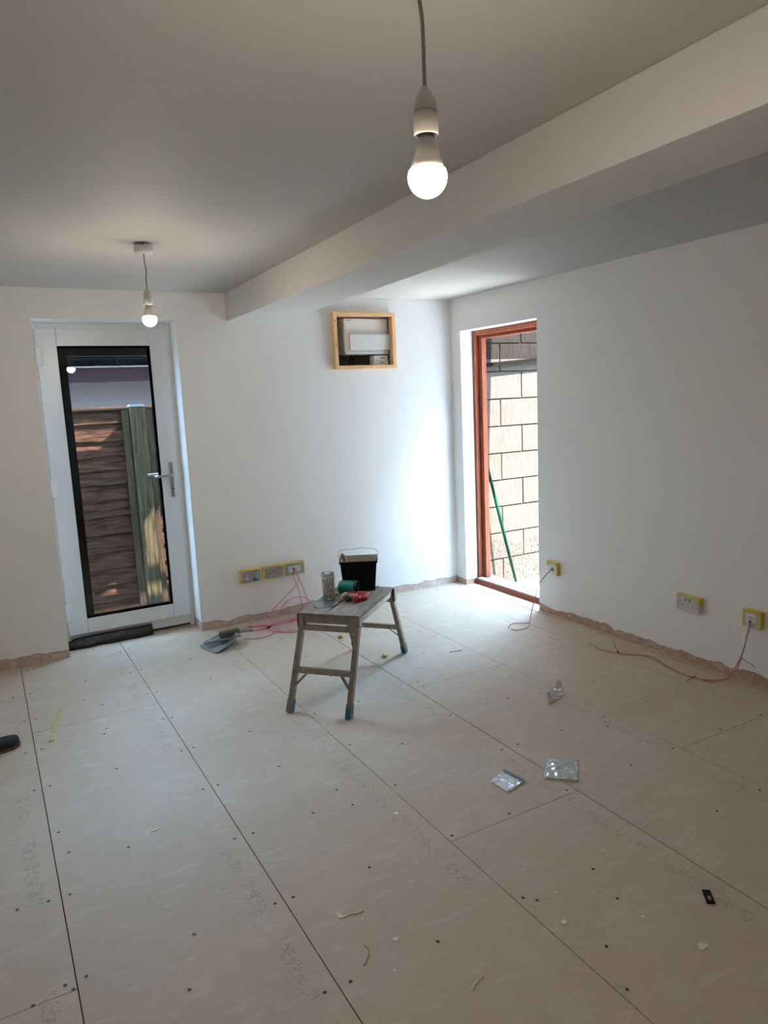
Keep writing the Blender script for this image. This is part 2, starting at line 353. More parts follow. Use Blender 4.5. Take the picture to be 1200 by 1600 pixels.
struct(MB().hexa([(bl(y0), y0, 2.03), (br(y0), y0, 2.03), (br(y1), y1, 2.03), (bl(y1), y1, 2.03)], [(bl(y0), y0, H), (br(y0), y0, H), (br(y1), y1, H), (bl(y1), y1, H)]).build('trim_beam', m_beam, bevel=.003), 'boxed plastered beam running along the ceiling to the back wall', 'beam')

# ------------------------------------------------------------------ glazed back door
door = MB()
fy0, fy1 = 4.895, 4.965
door.box(DX0, .372, fy0, fy1, .0, DZ); door.box(1.136, DX1, fy0, fy1, .0, DZ); door.box(.372, 1.136, fy0, fy1, 2.0, DZ); door.box(.372, 1.136, fy0, fy1, .018, .078)
door_1 = door.build('door_1', m_upvc, bevel=.003)
struct(door_1, 'white plastic glazed back door with one tall pane and lever handle', 'door')
sy0, sy1 = 4.872, 4.94
s = MB(); s.box(.362, .478, sy0, sy1, .080, 2.0); s.box(1.026, 1.140, sy0, sy1, .080, 2.0); s.box(.478, 1.026, sy0, sy1, 1.893, 2.0); s.box(.478, 1.026, sy0, sy1, .080, .178)
sash = s.build('sash', m_upvc, door_1, bevel=.006)
s = MB()
for x0, x1, z0, z1 in ((.478, .483, .178, 1.893), (1.021, 1.026, .178, 1.893), (.483, 1.021, 1.888, 1.893), (.483, 1.021, .178, .183)): s.box(x0, x1, sy0+.004, sy1, z0, z1)
s.build('glazing_gasket', m_gutter, sash)
pane = MB().box(-.27, .27, -.001, .001, -.855, .855).build('glass_pane', m_glass, sash, loc=(.752, 4.905, 1.0355)); pane.rotation_euler = (math.radians(-.9), 0, 0)
s = MB(); s.box(.45, .532, 4.95, 4.975, .14, 1.93); s.box(.532, 1.05, 4.95, 4.975, 1.838, 1.93)
s.build('outer_trim', m_anth, door_1)
MB().box(.535, .542, 4.946, 4.95, .30, .335).build('catch', m_wplastic, door_1)
for z in (1.832, 1.034, .233):
    hg = MB(); hg.box(.352, .392, 4.848, 4.874, z-.056, z+.056); hg.build('hinge', m_wplastic, door_1, bevel=.008)
    for o in (1,):
        pass
# handle
hp = MB(); hp.box(1.079, 1.104, 4.862, 4.873, .906, 1.135)
plate = hp.build('handle_plate', m_chrome, door_1, bevel=.0055, seg=3)
for z in (.924, 1.117):
    MB().lathe([(0, 0), (.0045, 0), (.0045, .002)], 12, mat=Matrix.Rotation(math.radians(90), 3, 'X')).build('plate_screw', m_steel, plate, loc=(1.0915, 4.8615, z))
MB().lathe([(.0, .004), (.0055, .004), (.0055, 0)], 14, mat=Matrix.Rotation(math.radians(90), 3, 'X')).build('keyhole', m_dark, plate, loc=(1.0915, 4.863, .962))
MB().tube(spline([(1.0915, 4.866, 1.052), (1.0915, 4.835, 1.052), (1.080, 4.818, 1.053), (1.04, 4.812, 1.054), (.972, 4.812, 1.052)], 6), [.009]*12+[.0085]*6+[.008]*7, 12).build('lever', m_chrome, plate)
MB().tube(spline([(1.0915, 4.94, 1.052), (1.0915, 4.985, 1.052), (1.07, 4.998, 1.053), (.965, 5.0, 1.052)], 6), .009, 12).build('outer_lever', m_lever, plate)
# sill upstand and dark gap
MB().box(DX0, DX1, 4.93, 4.97, -.02, .018).build('threshold_gap', m_gap, door_1)
# black membrane flapping out under the door
mb = MB(); nx = 26; vs = []; fs = []
for i in range(nx+1):
    t = i/nx; x = .340+t*.532
    top = .072+.004*math.sin(5*t) if t > .04 else .06
    prof = [(4.866, top-.012*(1-t)), (4.848+.004*math.sin(9*t), top*.72), (4.838+.006*math.sin(14*t+1), .026), (4.826-.012*(1-t)+.006*math.sin(21*t), .004), (4.87, .003)]
    vs += [(x, y, max(z, .002)) for y, z in prof]
for i in range(nx):
    for k in range(4): fs.append((i*5+k, i*5+k+1, (i+1)*5+k+1, (i+1)*5+k))
mb.add(vs, fs, True)
o = mb.build('plastic_membrane', m_memb); tag(o, 'crumpled black plastic damp proof strip along the foot of the glazed door', 'plastic strip')
sm = o.modifiers.new('thick', 'SOLIDIFY'); sm.thickness = .0012

# ------------------------------------------------------------------ doorway on the right
fr = MB()
fr.box(3.362, 3.44, 4.552, 4.602, -.02, 1.973); fr.box(3.362, 3.44, 3.64, 3.69, -.02, 1.973); fr.box(3.362, 3.44, 3.69, 4.552, 1.930, 1.973)
door_2 = fr.build('door_2', m_redwood, bevel=.002); struct(door_2, 'red brown timber door frame in the right wall, no door hung', 'door frame')
fr = MB(); fr.box(3.40, 3.442, 4.510, 4.552, 0, 1.930); fr.box(3.40, 3.442, 3.69, 3.73, 0, 1.930); fr.box(3.40, 3.442, 3.73, 4.510, 1.905, 1.930)
fr.build('rebate_stop', m_redwood, door_2, bevel=.002)
MB().box(3.335, 3.47, 3.69, 4.585, -.02, .040).build('timber_cill', m_redwood, door_2, bevel=.002)
sl = MB(); sl.box(3.343, 3.395, 3.70, 4.552, .040, .047); sl.box(3.400, 3.50, 3.70, 4.552, .036, .043)
sl.build('sill_strip', m_sill, door_2, bevel=.001)

# ------------------------------------------------------------------ consumer unit recess
bx = empty('wooden_box_frame', ((CX0+CX1)/2, YB, CZ0-.022), label='square pine box frame set in the back wall around a white fuse unit', cat='box frame')
cx, cz = (CX0+CX1)/2, CZ0-.022
hw, hh = .248, .390
dpt = (-.045, .09)
def rel(m, *a): return m.box(*a)
MB().hexa([(-hw, dpt[0], 0), (hw, dpt[0], 0), (hw, .0, 0), (-hw, .0, 0)], [(-hw+.027, dpt[0], .0235), (hw-.027, dpt[0], .0235), (hw-.027, .0, .0235), (-hw+.027, .0, .0235)]).build('bottom_rail', m_pine, bx, bevel=.0015)
MB().hexa([(-hw+.027, dpt[0], hh-.0235), (hw-.027, dpt[0], hh-.0235), (hw-.027, .0, hh-.0235), (-hw+.027, .0, hh-.0235)], [(-hw, dpt[0], hh), (hw, dpt[0], hh), (hw, .0, hh), (-hw, .0, hh)]).build('top_rail', m_pine, bx, bevel=.0015)
for sgn in (-1, 1):
    q = [(sgn*hw, dpt[0], 0), (sgn*(hw-.027), dpt[0], .0235), (sgn*(hw-.027), 0, .0235), (sgn*hw, 0, 0)]; r = [(sgn*hw, dpt[0], hh), (sgn*(hw-.027), dpt[0], hh-.0235), (sgn*(hw-.027), 0, hh-.0235), (sgn*hw, 0, hh)]
    if sgn > 0: q, r = [q[1], q[0], q[3], q[2]], [r[1], r[0], r[3], r[2]]
    MB().hexa(q, r).build('side_rail', m_pinev, bx, bevel=.0015)
ln = MB(); e = .004; a0 = CX0-cx; a1 = CX1-cx; zb = CZ0-cz; zt = CZ1-cz
ln.box(a0, a0+e, 0, .14, zb, zt); ln.box(a1-e, a1, 0, .14, zb, zt); ln.box(a0, a1, 0, .14, zt-e, zt); ln.box(a0, a1, 0, .14, zb, zb+e); ln.box(a0, a1, .14, .145, zb, zt)
ln.build('box_lining', m_cavity, bx)
for x, z in ((-.236, .33), (-.236, .17), (.035, .012)):
    kn = MB(); kn.lathe([(0, .001), (.004, .0005), (.005, 0)], 10, mat=Matrix.Rotation(math.radians(90), 3, 'X')); kn.build('knot', m_redwood, bx, loc=(x, dpt[0], z))
cu = empty('fuse_unit', (2.532, YB+.02, 1.812), label='white plastic fuse unit with a lift up cover inside the pine box frame', cat='fuse box')
MB().box(-.182, .188, 0, .11, 0, .258).build('body', m_wplastic, cu, bevel=.012, seg=3)
MB().box(-.150, .176, -.026, 0.01, .030, .142).build('flap', m_wplastic, cu, bevel=.006)
MB().box(-.182, .188, -.006, .02, .004, .022).build('lower_lip', m_wplastic, cu, bevel=.004)
MB().box(-.168, -.128, -.0008, .001, .236, .241).build('maker_mark', m_grey, cu)
MB().box(-.140, -.122, -.003, .004, .140, .146).build('latch', m_grey, cu)
for k, (dx, zz) in enumerate(((0, 1.7352), (.0, 1.7695))):
    t = empty('carton', (2.636+.0*k, YB+.045, zz), rz=math.radians(-2+3*k), label='small white printed carton lying in the pine box, '+('under' if k == 0 else 'on top of')+' another carton', cat='carton')
    MB().box(-.058, .062-.006*k, -.035, .035, 0, .033).build('carton_body', m_wplastic, t, bevel=.001)
    ms = MB()
    for (p0, p1) in ((-.005, .012), (.016, .022), (.026, .032)): ms.box(p0, p1, -.0358, -.035, .013, .020)
    ms.build('print_mark', m_dark, t)
for k, x in enumerate((2.40, 2.43)):
    o = MB().tube(spline([(x+.05, YB+.10, 1.83), (x+.02, YB+.07, 1.79), (x, YB+.05, 1.74)], 6), .008, 8).build('power_cable', m_black)
    tag(o, 'black cable under the fuse unit, '+('left' if k == 0 else 'right')+' of the pair', 'cable', 'cables inside the pine box')

# ------------------------------------------------------------------ pendants
def bulb_at(parent_name, rose, hold, label1, label2, rose_gap):
    """rose on the ceiling, cord, lampholder; the bulb is its own thing"""
    rx, ry = rose; hx, hy, hz = hold      # hz = top of lampholder
    p = empty('pendant_light', (rx, ry, H), label=label1, cat='pendant light', group='bare bulb pendants')
    MB().lathe([(0, 0), (.006, 0), (.006, -rose_gap), (0, -rose_gap)], 12).build('fixing_stub', m_dark, p)
    MB().lathe([(0, -rose_gap), (.040, -rose_gap), (.041, -rose_gap-.004), (.041, -rose_gap-.022), (.037, -rose_gap-.030), (.006, -rose_gap-.032), (0, -rose_gap-.032)], 32).build('ceiling_rose', m_wplastic2, p)
    zr = -rose_gap-.03; dx, dy, dz = hx-rx, hy-ry, hz-H
    pts = spline([(0, 0, zr), (dx*.15, dy*.15, zr*.75+dz*.25), (dx*.55+.004, dy*.5, (zr+dz)/2), (dx, dy, dz+.04), (dx, dy, dz-.01)], 8)
    MB().tube(pts, .0032, 8).build('cord', m_cord, p)
    MB().lathe([(0, .002), (.005, .002), (.008, -.004), (.0145, -.012), (.0175, -.022), (.0185, -.034)], 28, (dx, dy, dz)).build('holder_cap', m_wplastic2, p)
    MB().lathe([(.0172, -.034), (.0190, -.0355), (.0195, -.040), (.0195, -.066), (.0185, -.0685), (.0165, -.0685), (.0158, -.060), (0, -.058)], 28, (dx, dy, dz)).build('holder_skirt', m_wplastic2, p)
    MB().lathe([(.0184, -.0688), (.0130, -.0692)], 28, (dx, dy, dz)).build('shade_gap_ring', m_dark, p)  # dark ring added to stand for the shaded gap under the skirt
    bb = empty('light_bulb', (hx, hy, hz-.070), label=label2, cat='light bulb', group='glowing globe bulbs')
    MB().lathe([(0, .004), (.0125, .004), (.0135, -.004), (.0165, -.012), (.0195, -.026), (.0245, -.040), (.0272, -.0468)], 32).build('bulb_base', m_hous, bb)
    MB().lathe([(.0306*math.cos(math.radians(a)), -.0595+.0306*math.sin(math.radians(a))) for a in (24, 21, 19)], 32).build('globe_collar', m_hous, bb)
    pr = []
    for k in range(1, 15):
        a = math.radians(19)-(k-1)/13*math.radians(109); pr.append((.0306*math.cos(a) if k < 14 else 0, -.0595+.0306*math.sin(a)*(1.0)))
    MB().lathe(pr, 32).build('globe', m_bulb, bb)
# near bulb centre (.655,1.002,1.832), far bulb centre (.722,3.37,1.886)
bulb_at('p', (.684, 1.052), (.662, 1.008, 1.832+.0595+.070+.006), 'nearest white ceiling pendant hanging on a long cord at top centre', 'large looking glowing bulb on the nearest pendant at top centre', .0)
bulb_at('p', (.722, 3.372), (.722, 3.372, 1.886+.0595+.070), 'white ceiling pendant on a short cord in front of the glazed door', 'small looking glowing bulb on the pendant in front of the glazed door', .012)

# ------------------------------------------------------------------ sockets
def frame_tape(m, w, h, d, t=.004, sides='ltrb'):
    if 'l' in sides: m.box(-w/2-.002, -w/2+t, -d-.0012, 0, -.002, h+.002)
    if 'r' in sides: m.box(w/2-t, w/2+.002, -d-.0012, 0, -.002, h+.002)
    if 't' in sides: m.box(-w/2, w/2, -d-.0012, 0, h-t, h+.003)
    if 'b' in sides: m.box(-w/2, w/2, -d-.0012, 0, -.003, t)
def holes(parent, cx, cz, d, s=1):
    for dx, dz, wx, wz in ((0, .012, .004, .008), (-.011, -.008, .007, .004), (.011, -.008, .007, .004)):
        MB().box(cx+dx*s-wx*s/2, cx+dx*s+wx*s/2, -d-.0006, -d+.002, cz+dz*s-wz*s/2, cz+dz*s+wz*s/2).build('pin_hole', m_black, parent)
G = 'yellow taped boxes low on the back wall'
def wall_box(name, loc, rz, w, h, d, label, cat, tapes, face, group=None, t=.0038):
    e = empty(name, loc, rz, label=label, cat=cat, group=group)
    MB().box(-w/2, w/2, -d, 0, 0, h).build('faceplate', face, e, bevel=.002)
    m = MB(); frame_tape(m, w, h, d, t, tapes); m.build('masking_tape', m_yel, e, bevel=.001)
    return e
a = wall_box('socket_plate', (1.521, YB, .284), 0, .137, .088, .030, 'grey taped socket plate with a blue sticker, nearest the glazed door', 'socket', 'ltrb', m_grey, G)
MB().box(.012, .050, -.0312, -.0300, .010, .024).build('blue_sticker', m_blue, a); MB().box(.012, .024, -.0312, -.0300, .010, .038).build('blue_sticker', m_blue, a)
MB().lathe([(.006, 0), (.009, 0), (.009, .001), (.006, .001)], 16, mat=Matrix.Rotation(math.radians(90), 3, 'X')).build('round_mark', m_whitecloth, a, loc=(-.033, -.0302, .055))
MB().box(-.052, -.018, -.0311, -.030, .026, .036).build('white_mark', m_whitecloth, a)
holes(a, .012, .064, .030, .8)
b = wall_box('socket_plate', (1.687, YB, .290), 0, .147, .085, .030, 'grey taped socket plate crossed by a red line, middle of the three', 'socket', 'ltrb', m_grey, G)
MB().beam((-.048, -.0306, .030), (.060, -.0306, .067), .004, .001, (0, 0, 1)).build('red_line', m_red, b)
holes(b, -.035, .038, .030, .8); holes(b, .040, .030, .030, .8); holes(b, -.002, .066, .030, .7)
c = wall_box('cable_outlet', (1.839, YB, .292), 0, .147, .084, .030, 'taped grey cable outlet with pink cables hanging out, right of the three', 'cable outlet', 'ltrb', m_grey, G)
MB().box(-.048, .045, -.0345, -.030, .020, .062).build('white_insert', m_sock, c, bevel=.002)
MB().lathe([(0, .0006), (.0095, .0006), (.0095, 0)], 16, mat=Matrix.Rotation(math.radians(90), 3, 'X')).build('cable_hole', m_black, c, loc=(-.005, -.0345, .040))
R90 = math.radians(-90)
d_ = wall_box('double_socket', (XR, 2.499, .290), R90, .144, .082, .030, 'white double wall socket with two switches and tape along its top edge', 'socket', 't', m_sock, None, .003)
MB().box(.056, .074, -.0312, 0, .046, .084).build('side_tape', m_yel, d_)
holes(d_, -.046, .038, .030); holes(d_, .046, .038, .030)
for x in (-.012, .012): MB().box(x-.005, x+.005, -.0325, -.03, .052, .072).build('rocker_switch', m_grey, d_, bevel=.001)
e_ = wall_box('cable_outlet', (XR, 2.130, .298), R90, .094, .082, .030, 'white cable outlet with yellow taped sides, nearest the right picture edge', 'cable outlet', 'lrt', m_sock, None, .009)
MB().box(-.028, .026, -.0345, -.030, .026, .066).build('white_insert', m_wplastic, e_, bevel=.0015)
MB().box(-.018, .016, -.0352, -.0340, .034, .058).build('inner_panel', m_sock, e_)
MB().lathe([(0, .0006), (.006, .0006), (.006, 0)], 14, mat=Matrix.Rotation(math.radians(90), 3, 'X')).build('cable_hole', m_black, e_, loc=(-.003, -.0352, .030))
s_ = wall_box('cable_outlet', (XR, 3.556, .284), R90, .088, .080, .026, 'small white cable outlet with yellow tape right beside the timber doorway', 'cable outlet', 'tr', m_wplastic, None, .008)
MB().box(-.052, -.036, -.0275, 0, .056, .086).build('loose_tape', m_yel, s_)
MB().box(-.020, .018, -.0285, -.026, .024, .058).build('inner_panel', m_sock, s_, bevel=.001)
MB().lathe([(0, .0006), (.007, .0006), (.007, 0)], 14, mat=Matrix.Rotation(math.radians(90), 3, 'X')).build('cable_hole', m_black, s_, loc=(.003, -.0285, .038))

# ------------------------------------------------------------------ cables
def cable(pts, r, m, label, group=None, n=8, name='cable'):
    o = MB().tube(spline(pts, n), r, 8).build(name, m); return tag(o, label, 'cable', group)
PG = 'pink cables from the taped outlet on the back wall'
o0 = (1.836, 4.664, .332)
cable([o0, (1.846, 4.62, .266), (1.803, 4.60, .223), (1.703, 4.57, .158), (1.614, 4.55, .10), (1.590, 4.53, .05), (1.610, 4.52, .008), (1.669, 4.52, .005), (1.76, 4.532, .005), (1.859, 4.502, .005)], .0034, m_pink, 'pink cable swinging left from the outlet then running along the floor', PG)
cable([(1.842, 4.664, .332), (1.854, 4.62, .264), (1.872, 4.60, .18), (1.885, 4.58, .128), (1.886, 4.56, .07), (1.90, 4.54, .012), (1.95, 4.50, .005)], .0034, m_pink, 'pink cable hanging straight down right of the others', PG)
cable([(1.828, 4.664, .330), (1.822, 4.65, .271), (1.841, 4.62, .189), (1.85, 4.60, .091), (1.835, 4.57, .020), (1.86, 4.54, .005)], .0016, m_redpl, 'thin dark red cable hanging from the outlet between the pink ones', PG)
cable([(2.02, 4.50, .012), (1.95, 4.51, .06), (1.889, 4.50, .115), (1.828, 4.48, .165), (1.774, 4.46, .185), (1.711, 4.44, .191), (1.648, 4.42, .162), (1.600, 4.40, .125), (1.574, 4.39, .076), (1.580, 4.38, .03), (1.604, 4.336, .006), (1.677, 4.295, .004), (1.773, 4.305, .004), (1.90, 4.33, .004)], .0034, m_pink, 'pink cable arching up in a big loop above the floor', PG)
def coil(cx, cy, rx, ry, rot, turns, z, jit):
    pts = []
    for k in range(int(turns*12)+1):
        a = k*math.pi/6; q = 1+jit*math.sin(k*1.7); x = rx*q*math.cos(a); y = ry*q*math.sin(a)
        pts.append((cx+x*math.cos(rot)-y*math.sin(rot), cy+x*math.sin(rot)+y*math.cos(rot), z+.0022*k/12))
    return pts
cable(coil(1.485, 4.53, .085, .050, -.25, 2.4, .004, .05)+[(1.60, 4.50, .006), (1.69, 4.571, .006), (1.80, 4.57, .006), (1.90, 4.52, .006)], .0034, m_pink, 'pink cable coiled flat in a small oval on the floor by the wall', PG)
cable([(1.548, 4.475, .014), (1.60, 4.53, .012), (1.70, 4.545, .013), (1.80, 4.51, .012), (1.92, 4.47, .005), (1.99, 4.42, .004), (1.96, 4.36, .004), (1.86, 4.36, .010), (1.70, 4.325, .012), (1.60, 4.35, .004), (1.548, 4.42, .004), (1.53, 4.49, .012)], .0034, m_pink, 'pink cable lying in a long loop behind the platform legs', PG)
cable([(1.346, 4.37, .004), (1.408, 4.324, .004), (1.47, 4.325, .004), (1.509, 4.34, .004), (1.56, 4.40, .004)], .0026, m_pink, 'single pink cable end lying behind the dustpan', PG)
o = MB().tube(spline([(1.535, 4.455, .010), (1.552, 4.47, .017), (1.568, 4.49, .010)], 4), .007, 8).build('cable_tie', m_black); tag(o, 'black tie holding the pink cables together on the floor', 'cable tie')
cable([(3.2215, 3.562, .322), (3.18, 3.601, .257), (3.14, 3.607, .201), (3.10, 3.588, .137), (3.05, 3.563, .069), (3.00, 3.525, .012), (2.95, 3.475, .004), (2.898, 3.455, .004), (2.838, 3.464, .004), (2.823, 3.50, .004)], .0030, m_pink2, 'dusty pink cable hanging from the outlet beside the timber doorway', 'two cables curled near the timber doorway')
cable([(2.985, 3.515, .011), (2.967, 3.54, .004), (2.935, 3.572, .004), (2.89, 3.579, .004), (2.842, 3.549, .004), (2.826, 3.525, .004)], .0028, m_pink2, 'short loop of dusty pink cable lying by the timber doorway', 'two cables curled near the timber doorway')
RG = 'two cables running from the outlet near the right edge'
cable([(3.2155, 2.133, .325), (3.19, 2.13, .265), (3.17, 2.131, .194), (3.155, 2.15, .12), (3.16, 2.19, .05), (3.165, 2.235, .006), (3.107, 2.276, .004), (3.072, 2.332, .004), (3.076, 2.426, .004), (3.098, 2.534, .004), (3.134, 2.627, .004), (3.131, 2.691, .004), (3.076, 2.756, .004), (3.035, 2.812, .004), (2.999, 2.89, .004), (3.001, 2.941, .004), (3.02, 2.996, .004)], .0030, m_pink2, 'long dusty cable with frayed grey end along the foot of the right wall', RG)
cable([(3.2155, 2.127, .322), (3.185, 2.125, .26), (3.16, 2.128, .19), (3.145, 2.14, .11), (3.14, 2.18, .04), (3.13, 2.235, .005), (3.086, 2.262, .004), (3.066, 2.33, .010), (3.060, 2.42, .004), (3.074, 2.50, .004), (3.110, 2.60, .004), (3.115, 2.69, .004), (3.060, 2.765, .004), (3.022, 2.80, .004)], .0028, m_pink2, 'slightly shorter dusty cable beside the frayed one at the right wall', RG)
TG = 'zip ties on the cables at the right wall'
def ziptie(p, q, label):
    e = empty('zip_tie', p, label=label, cat='zip tie', group=TG); v = Vector(q)-Vector(p)
    MB().tube([(0, -.006, 0), (0, 0, .005), (0, .007, 0), (0, 0, -.003), (0, -.006, 0)], .0022, 6).build('tie_loop', m_black, e)
    MB().tube(spline([(0, 0, 0), v*.5+Vector((0, 0, .003)), v], 4), [.0014]*9, 6).build('tie_tail', m_black, e)
ziptie((3.035, 2.812, .008), (3.115, 2.92, .02), 'black zip tie with its tail pointing back, near the frayed cable end')
ziptie((3.158, 2.135, .15), (3.150, 2.055, .130), 'black zip tie on the hanging cables with tail pointing right')
ziptie((3.072, 2.332, .009), (2.998, 2.322, .004), 'black zip tie on the floor with tail pointing towards the room')
fe = MB()
for k in range(6):
    a = k*1.05; fe.tube([(3.02, 2.996, .006), (3.02+.012*math.cos(a), 2.996+.02+.008*math.sin(a), .008+.006*(k % 3))], .0012, 5)
tag(fe.build('frayed_wire_end', m_steel), 'bunch of frayed grey wire ends left of the right wall cables', 'wire end')

# ------------------------------------------------------------------ hop-up platform
TH = .7346; PX, PY, PH = 1.618, 3.357, .4486
pf = empty('step_platform', (PX, PY, 0), TH, label='folding aluminium hop up platform with worn board top in the middle of the room', cat='work platform')
L2, W2 = .2755, .1636   # local x along length, local -y toward the viewer's right
tp = MB()
s0x, s1x, sy = -.205, .01, .024   # slot
tp.box(-L2, L2, -W2, sy-.006, PH-.018, PH); tp.box(-L2, L2, sy+.006, W2, PH-.018, PH)
tp.box(-L2, s0x, sy-.006, sy+.006, PH-.018, PH); tp.box(s1x, L2, sy-.006, sy+.006, PH-.018, PH)
tp.build('platform_top', m_ply, pf, bevel=.003)
for sg in (-1, 1):
    er = MB(); er.box(sg*L2, sg*(L2-.022), -W2+.004, W2-.004, PH-.050, PH-.002); er.build('end_rail', m_ptfe, pf, bevel=.003)
    sr = MB(); sr.box(-L2+.022, L2-.022, sg*(W2-.002), sg*(W2-.020), PH-.045, PH-.018); sr.build('side_rail', m_ptfe, pf, bevel=.002)
FL, FW = .4706, .155
TLx, TW = .262, .150
for sx in (-1, 1):
    for sy_ in (-1, 1):
        top = Vector((sx*TLx, sy_*TW, PH-.045)); bot = Vector((sx*(FL-.012), sy_*FW, .0))
        mid = bot+(top-bot)*(.052/(PH-.045))
        lg = MB().beam(mid, top, .026, .031, (0, 1, 0)).build('leg', m_ptfe, pf, bevel=.003)
        MB().beam(bot+Vector((0, 0, .0)), mid+(top-bot)*.02, .031, .039, (0, 1, 0)).build('rubber_foot', m_foot2, lg, bevel=.004)
        off = Vector((-.0205, 0, 0)) if (sx, sy_) != (-1, 1) else Vector((0, -.015, 0))
        w1, w2 = (.024, .003) if (sx, sy_) != (-1, 1) else (.003, .030)
        MB().beam(bot+off+(mid-bot)*.04, mid+off-(mid-bot)*.02, w1, w2, (0, 1, 0)).build('blue_insert', m_bfoot, lg, bevel=.0008)
        g0 = bot+(top-bot)*.62
        if sx == -1 and sy_ == -1:
            MB().beam(bot+(top-bot)*.35+Vector((.019, 0, 0)), bot+(top-bot)*.86+Vector((.019, 0, 0)), .016, .004, (0, 1, 0)).build('blue_strip', m_bfoot, lg)
        MB().beam(top+Vector((0, 0, -.01)), top+Vector((-sx*.004, 0, .034)), .026, .042, (0, 1, 0)).build('hinge_bracket', m_ptfe, lg, bevel=.003)
        MB().tube([top+Vector((-.0, -.021*1, -.012)), top+Vector((0, .021, -.012))], .006, 10).build('pivot_bolt', m_steel, lg)
    d = lambda t: Vector((sx*(TLx+(FL-.012-TLx)*(1-t)), 0, (PH-.045)*t))
    lo, hi = d(.46), d(.93)
    MB().beam(lo+Vector((0, -.148, 0)), lo+Vector((0, .148, 0)), .028, .022, (0, 0, 1)).build('lower_rung', m_ptfe, pf, bevel=.002)
    MB().beam(hi+Vector((0, -.142, 0)), hi+Vector((0, .142, 0)), .026, .020, (0, 0, 1)).build('upper_rung', m_ptfe, pf, bevel=.002)
    for sy_ in (-1, 1):
        q = d(.30); MB().beam(lo+Vector((0, sy_*.088, -.010)), q+Vector((0, sy_*.140, 0)), .006, .014, (0, 0, 1)).build('brace', m_ptfe, pf)
for sx, sy_ in ((1, -1), (-1, 1)):
    MB().box(sx*(L2-.030), sx*(L2+.004), sy_*(W2-.002), sy_*(W2+.011), PH-.078, PH-.003).build('locking_catch', m_redpl, pf, bevel=.004)

def onplat(al, ac, z=0):   # along / across (towards viewer's right) -> world
    return (PX+al*math.cos(TH)+ac*math.sin(TH), PY+al*math.sin(TH)-ac*math.cos(TH), PH+z)
# bucket
bk = empty('mixing_bucket', (1.772, 3.525, PH+.0005), math.radians(-28), label='black rectangular bucket with cream dried plaster inside, standing on the platform', cat='bucket')
def tub(m, w0, d0, w1, d1, z0, z1, th):
    o0 = [(-w0, -d0, z0), (w0, -d0, z0), (w0, d0, z0), (-w0, d0, z0)]; o1 = [(-w1, -d1, z1), (w1, -d1, z1), (w1, d1, z1), (-w1, d1, z1)]
    i1 = [(x*(1-th/w1), y*(1-th/d1), z) for x, y, z in o1]; i0 = [(x*(1-th/w0), y*(1-th/d0), z+th) for x, y, z in o0]
    q = o0+o1+i1+i0; fs = [(0, 3, 2, 1)]
    for k in range(4):
        n = (k+1) % 4; fs += [(k, n, 4+n, 4+k), (4+k, 4+n, 8+n, 8+k), (8+k, 8+n, 12+n, 12+k)]
    fs.append((12, 13, 14, 15)); return m.add(q, fs)
tub(MB(), .086, .070, .101, .082, 0, .168, .003).build('bucket_shell', m_black, bk, bevel=.006, seg=3)
rm = MB(); rm.box(-.106, .106, -.087, -.0805, .158, .170); rm.box(-.106, .106, .0805, .087, .158, .170); rm.box(-.106, -.0985, -.0805, .0805, .158, .170); rm.box(.0985, .106, -.0805, .0805, .158, .170)
rm.build('rim', m_black, bk, bevel=.003)
tub(MB(), .081, .065, .0965, .0775, .012, .1695, .001).build('dried_plaster_lining', m_cream, bk)
MB().tube(spline([(-.106, 0, .155), (-.112, .03, .19), (-.09, .070, .205), (0, .088, .207), (.02, .088, .213), (.05, .088, .206), (.09, .070, .205), (.112, .03, .19), (.106, 0, .155)], 5), .0016, 6).build('wire_handle', m_steel, bk)
br_ = empty('paint_brush', (1.740, 3.500, PH+.03), label='brush with a wooden handle leaning in the corner of the black bucket', cat='brush')
ddir = Vector((-.075, .02, .185)).normalized(); e1 = Vector((.77, -.63, 0)); e1 = (e1-ddir*e1.dot(ddir)).normalized(); e2 = ddir.cross(e1)
RM = Matrix((e1, e2, ddir)).transposed()
MB().lathe([(0, .07), (.006, .072), (.009, .10), (.008, .13), (.010, .155), (.0135, .175), (.011, .190), (.005, .197), (0, .198)], 16, mat=RM).build('brush_handle', m_wood, br_)
MB().lathe([(0, .0), (.017, 0), (.015, .05), (.012, .075), (0, .075)], 16, mat=RM).build('brush_head', m_brist, br_)
# drinking glass
g = MB(); pr = [(0, 0), (.029, 0), (.0305, .003), (.0345, .142), (.0335, .1435), (.0325, .142), (.0288, .018), (0, .014)]
g.lathe(pr, 36); gl = g.build('drinking_glass', m_tumbler, loc=(1.531, 3.417, PH+.0028)); tag(gl, 'tall clear cut glass tumbler standing on the platform left of the bucket', 'glass')
ct = MB()
for k in range(12):
    a = 2*math.pi*k/12
    for j in range(4):
        z = .030+j*.026; r = .0312+z*.022; a2 = a+(j % 2)*math.pi/12
        for s in (-1, 1):
            p = Vector((r*math.cos(a2-s*.17), r*math.sin(a2-s*.17), z-.012)); q = Vector((r*math.cos(a2+s*.17), r*math.sin(a2+s*.17), z+.012)); ct.tube([p, q], .0009, 5)
ct.build('cut_pattern', m_cut, gl)
MB().lathe([(.0300, .112), (.0328, .118), (.0328, .128), (.0322, .128)], 32).build('etched_band', m_bag2, gl)
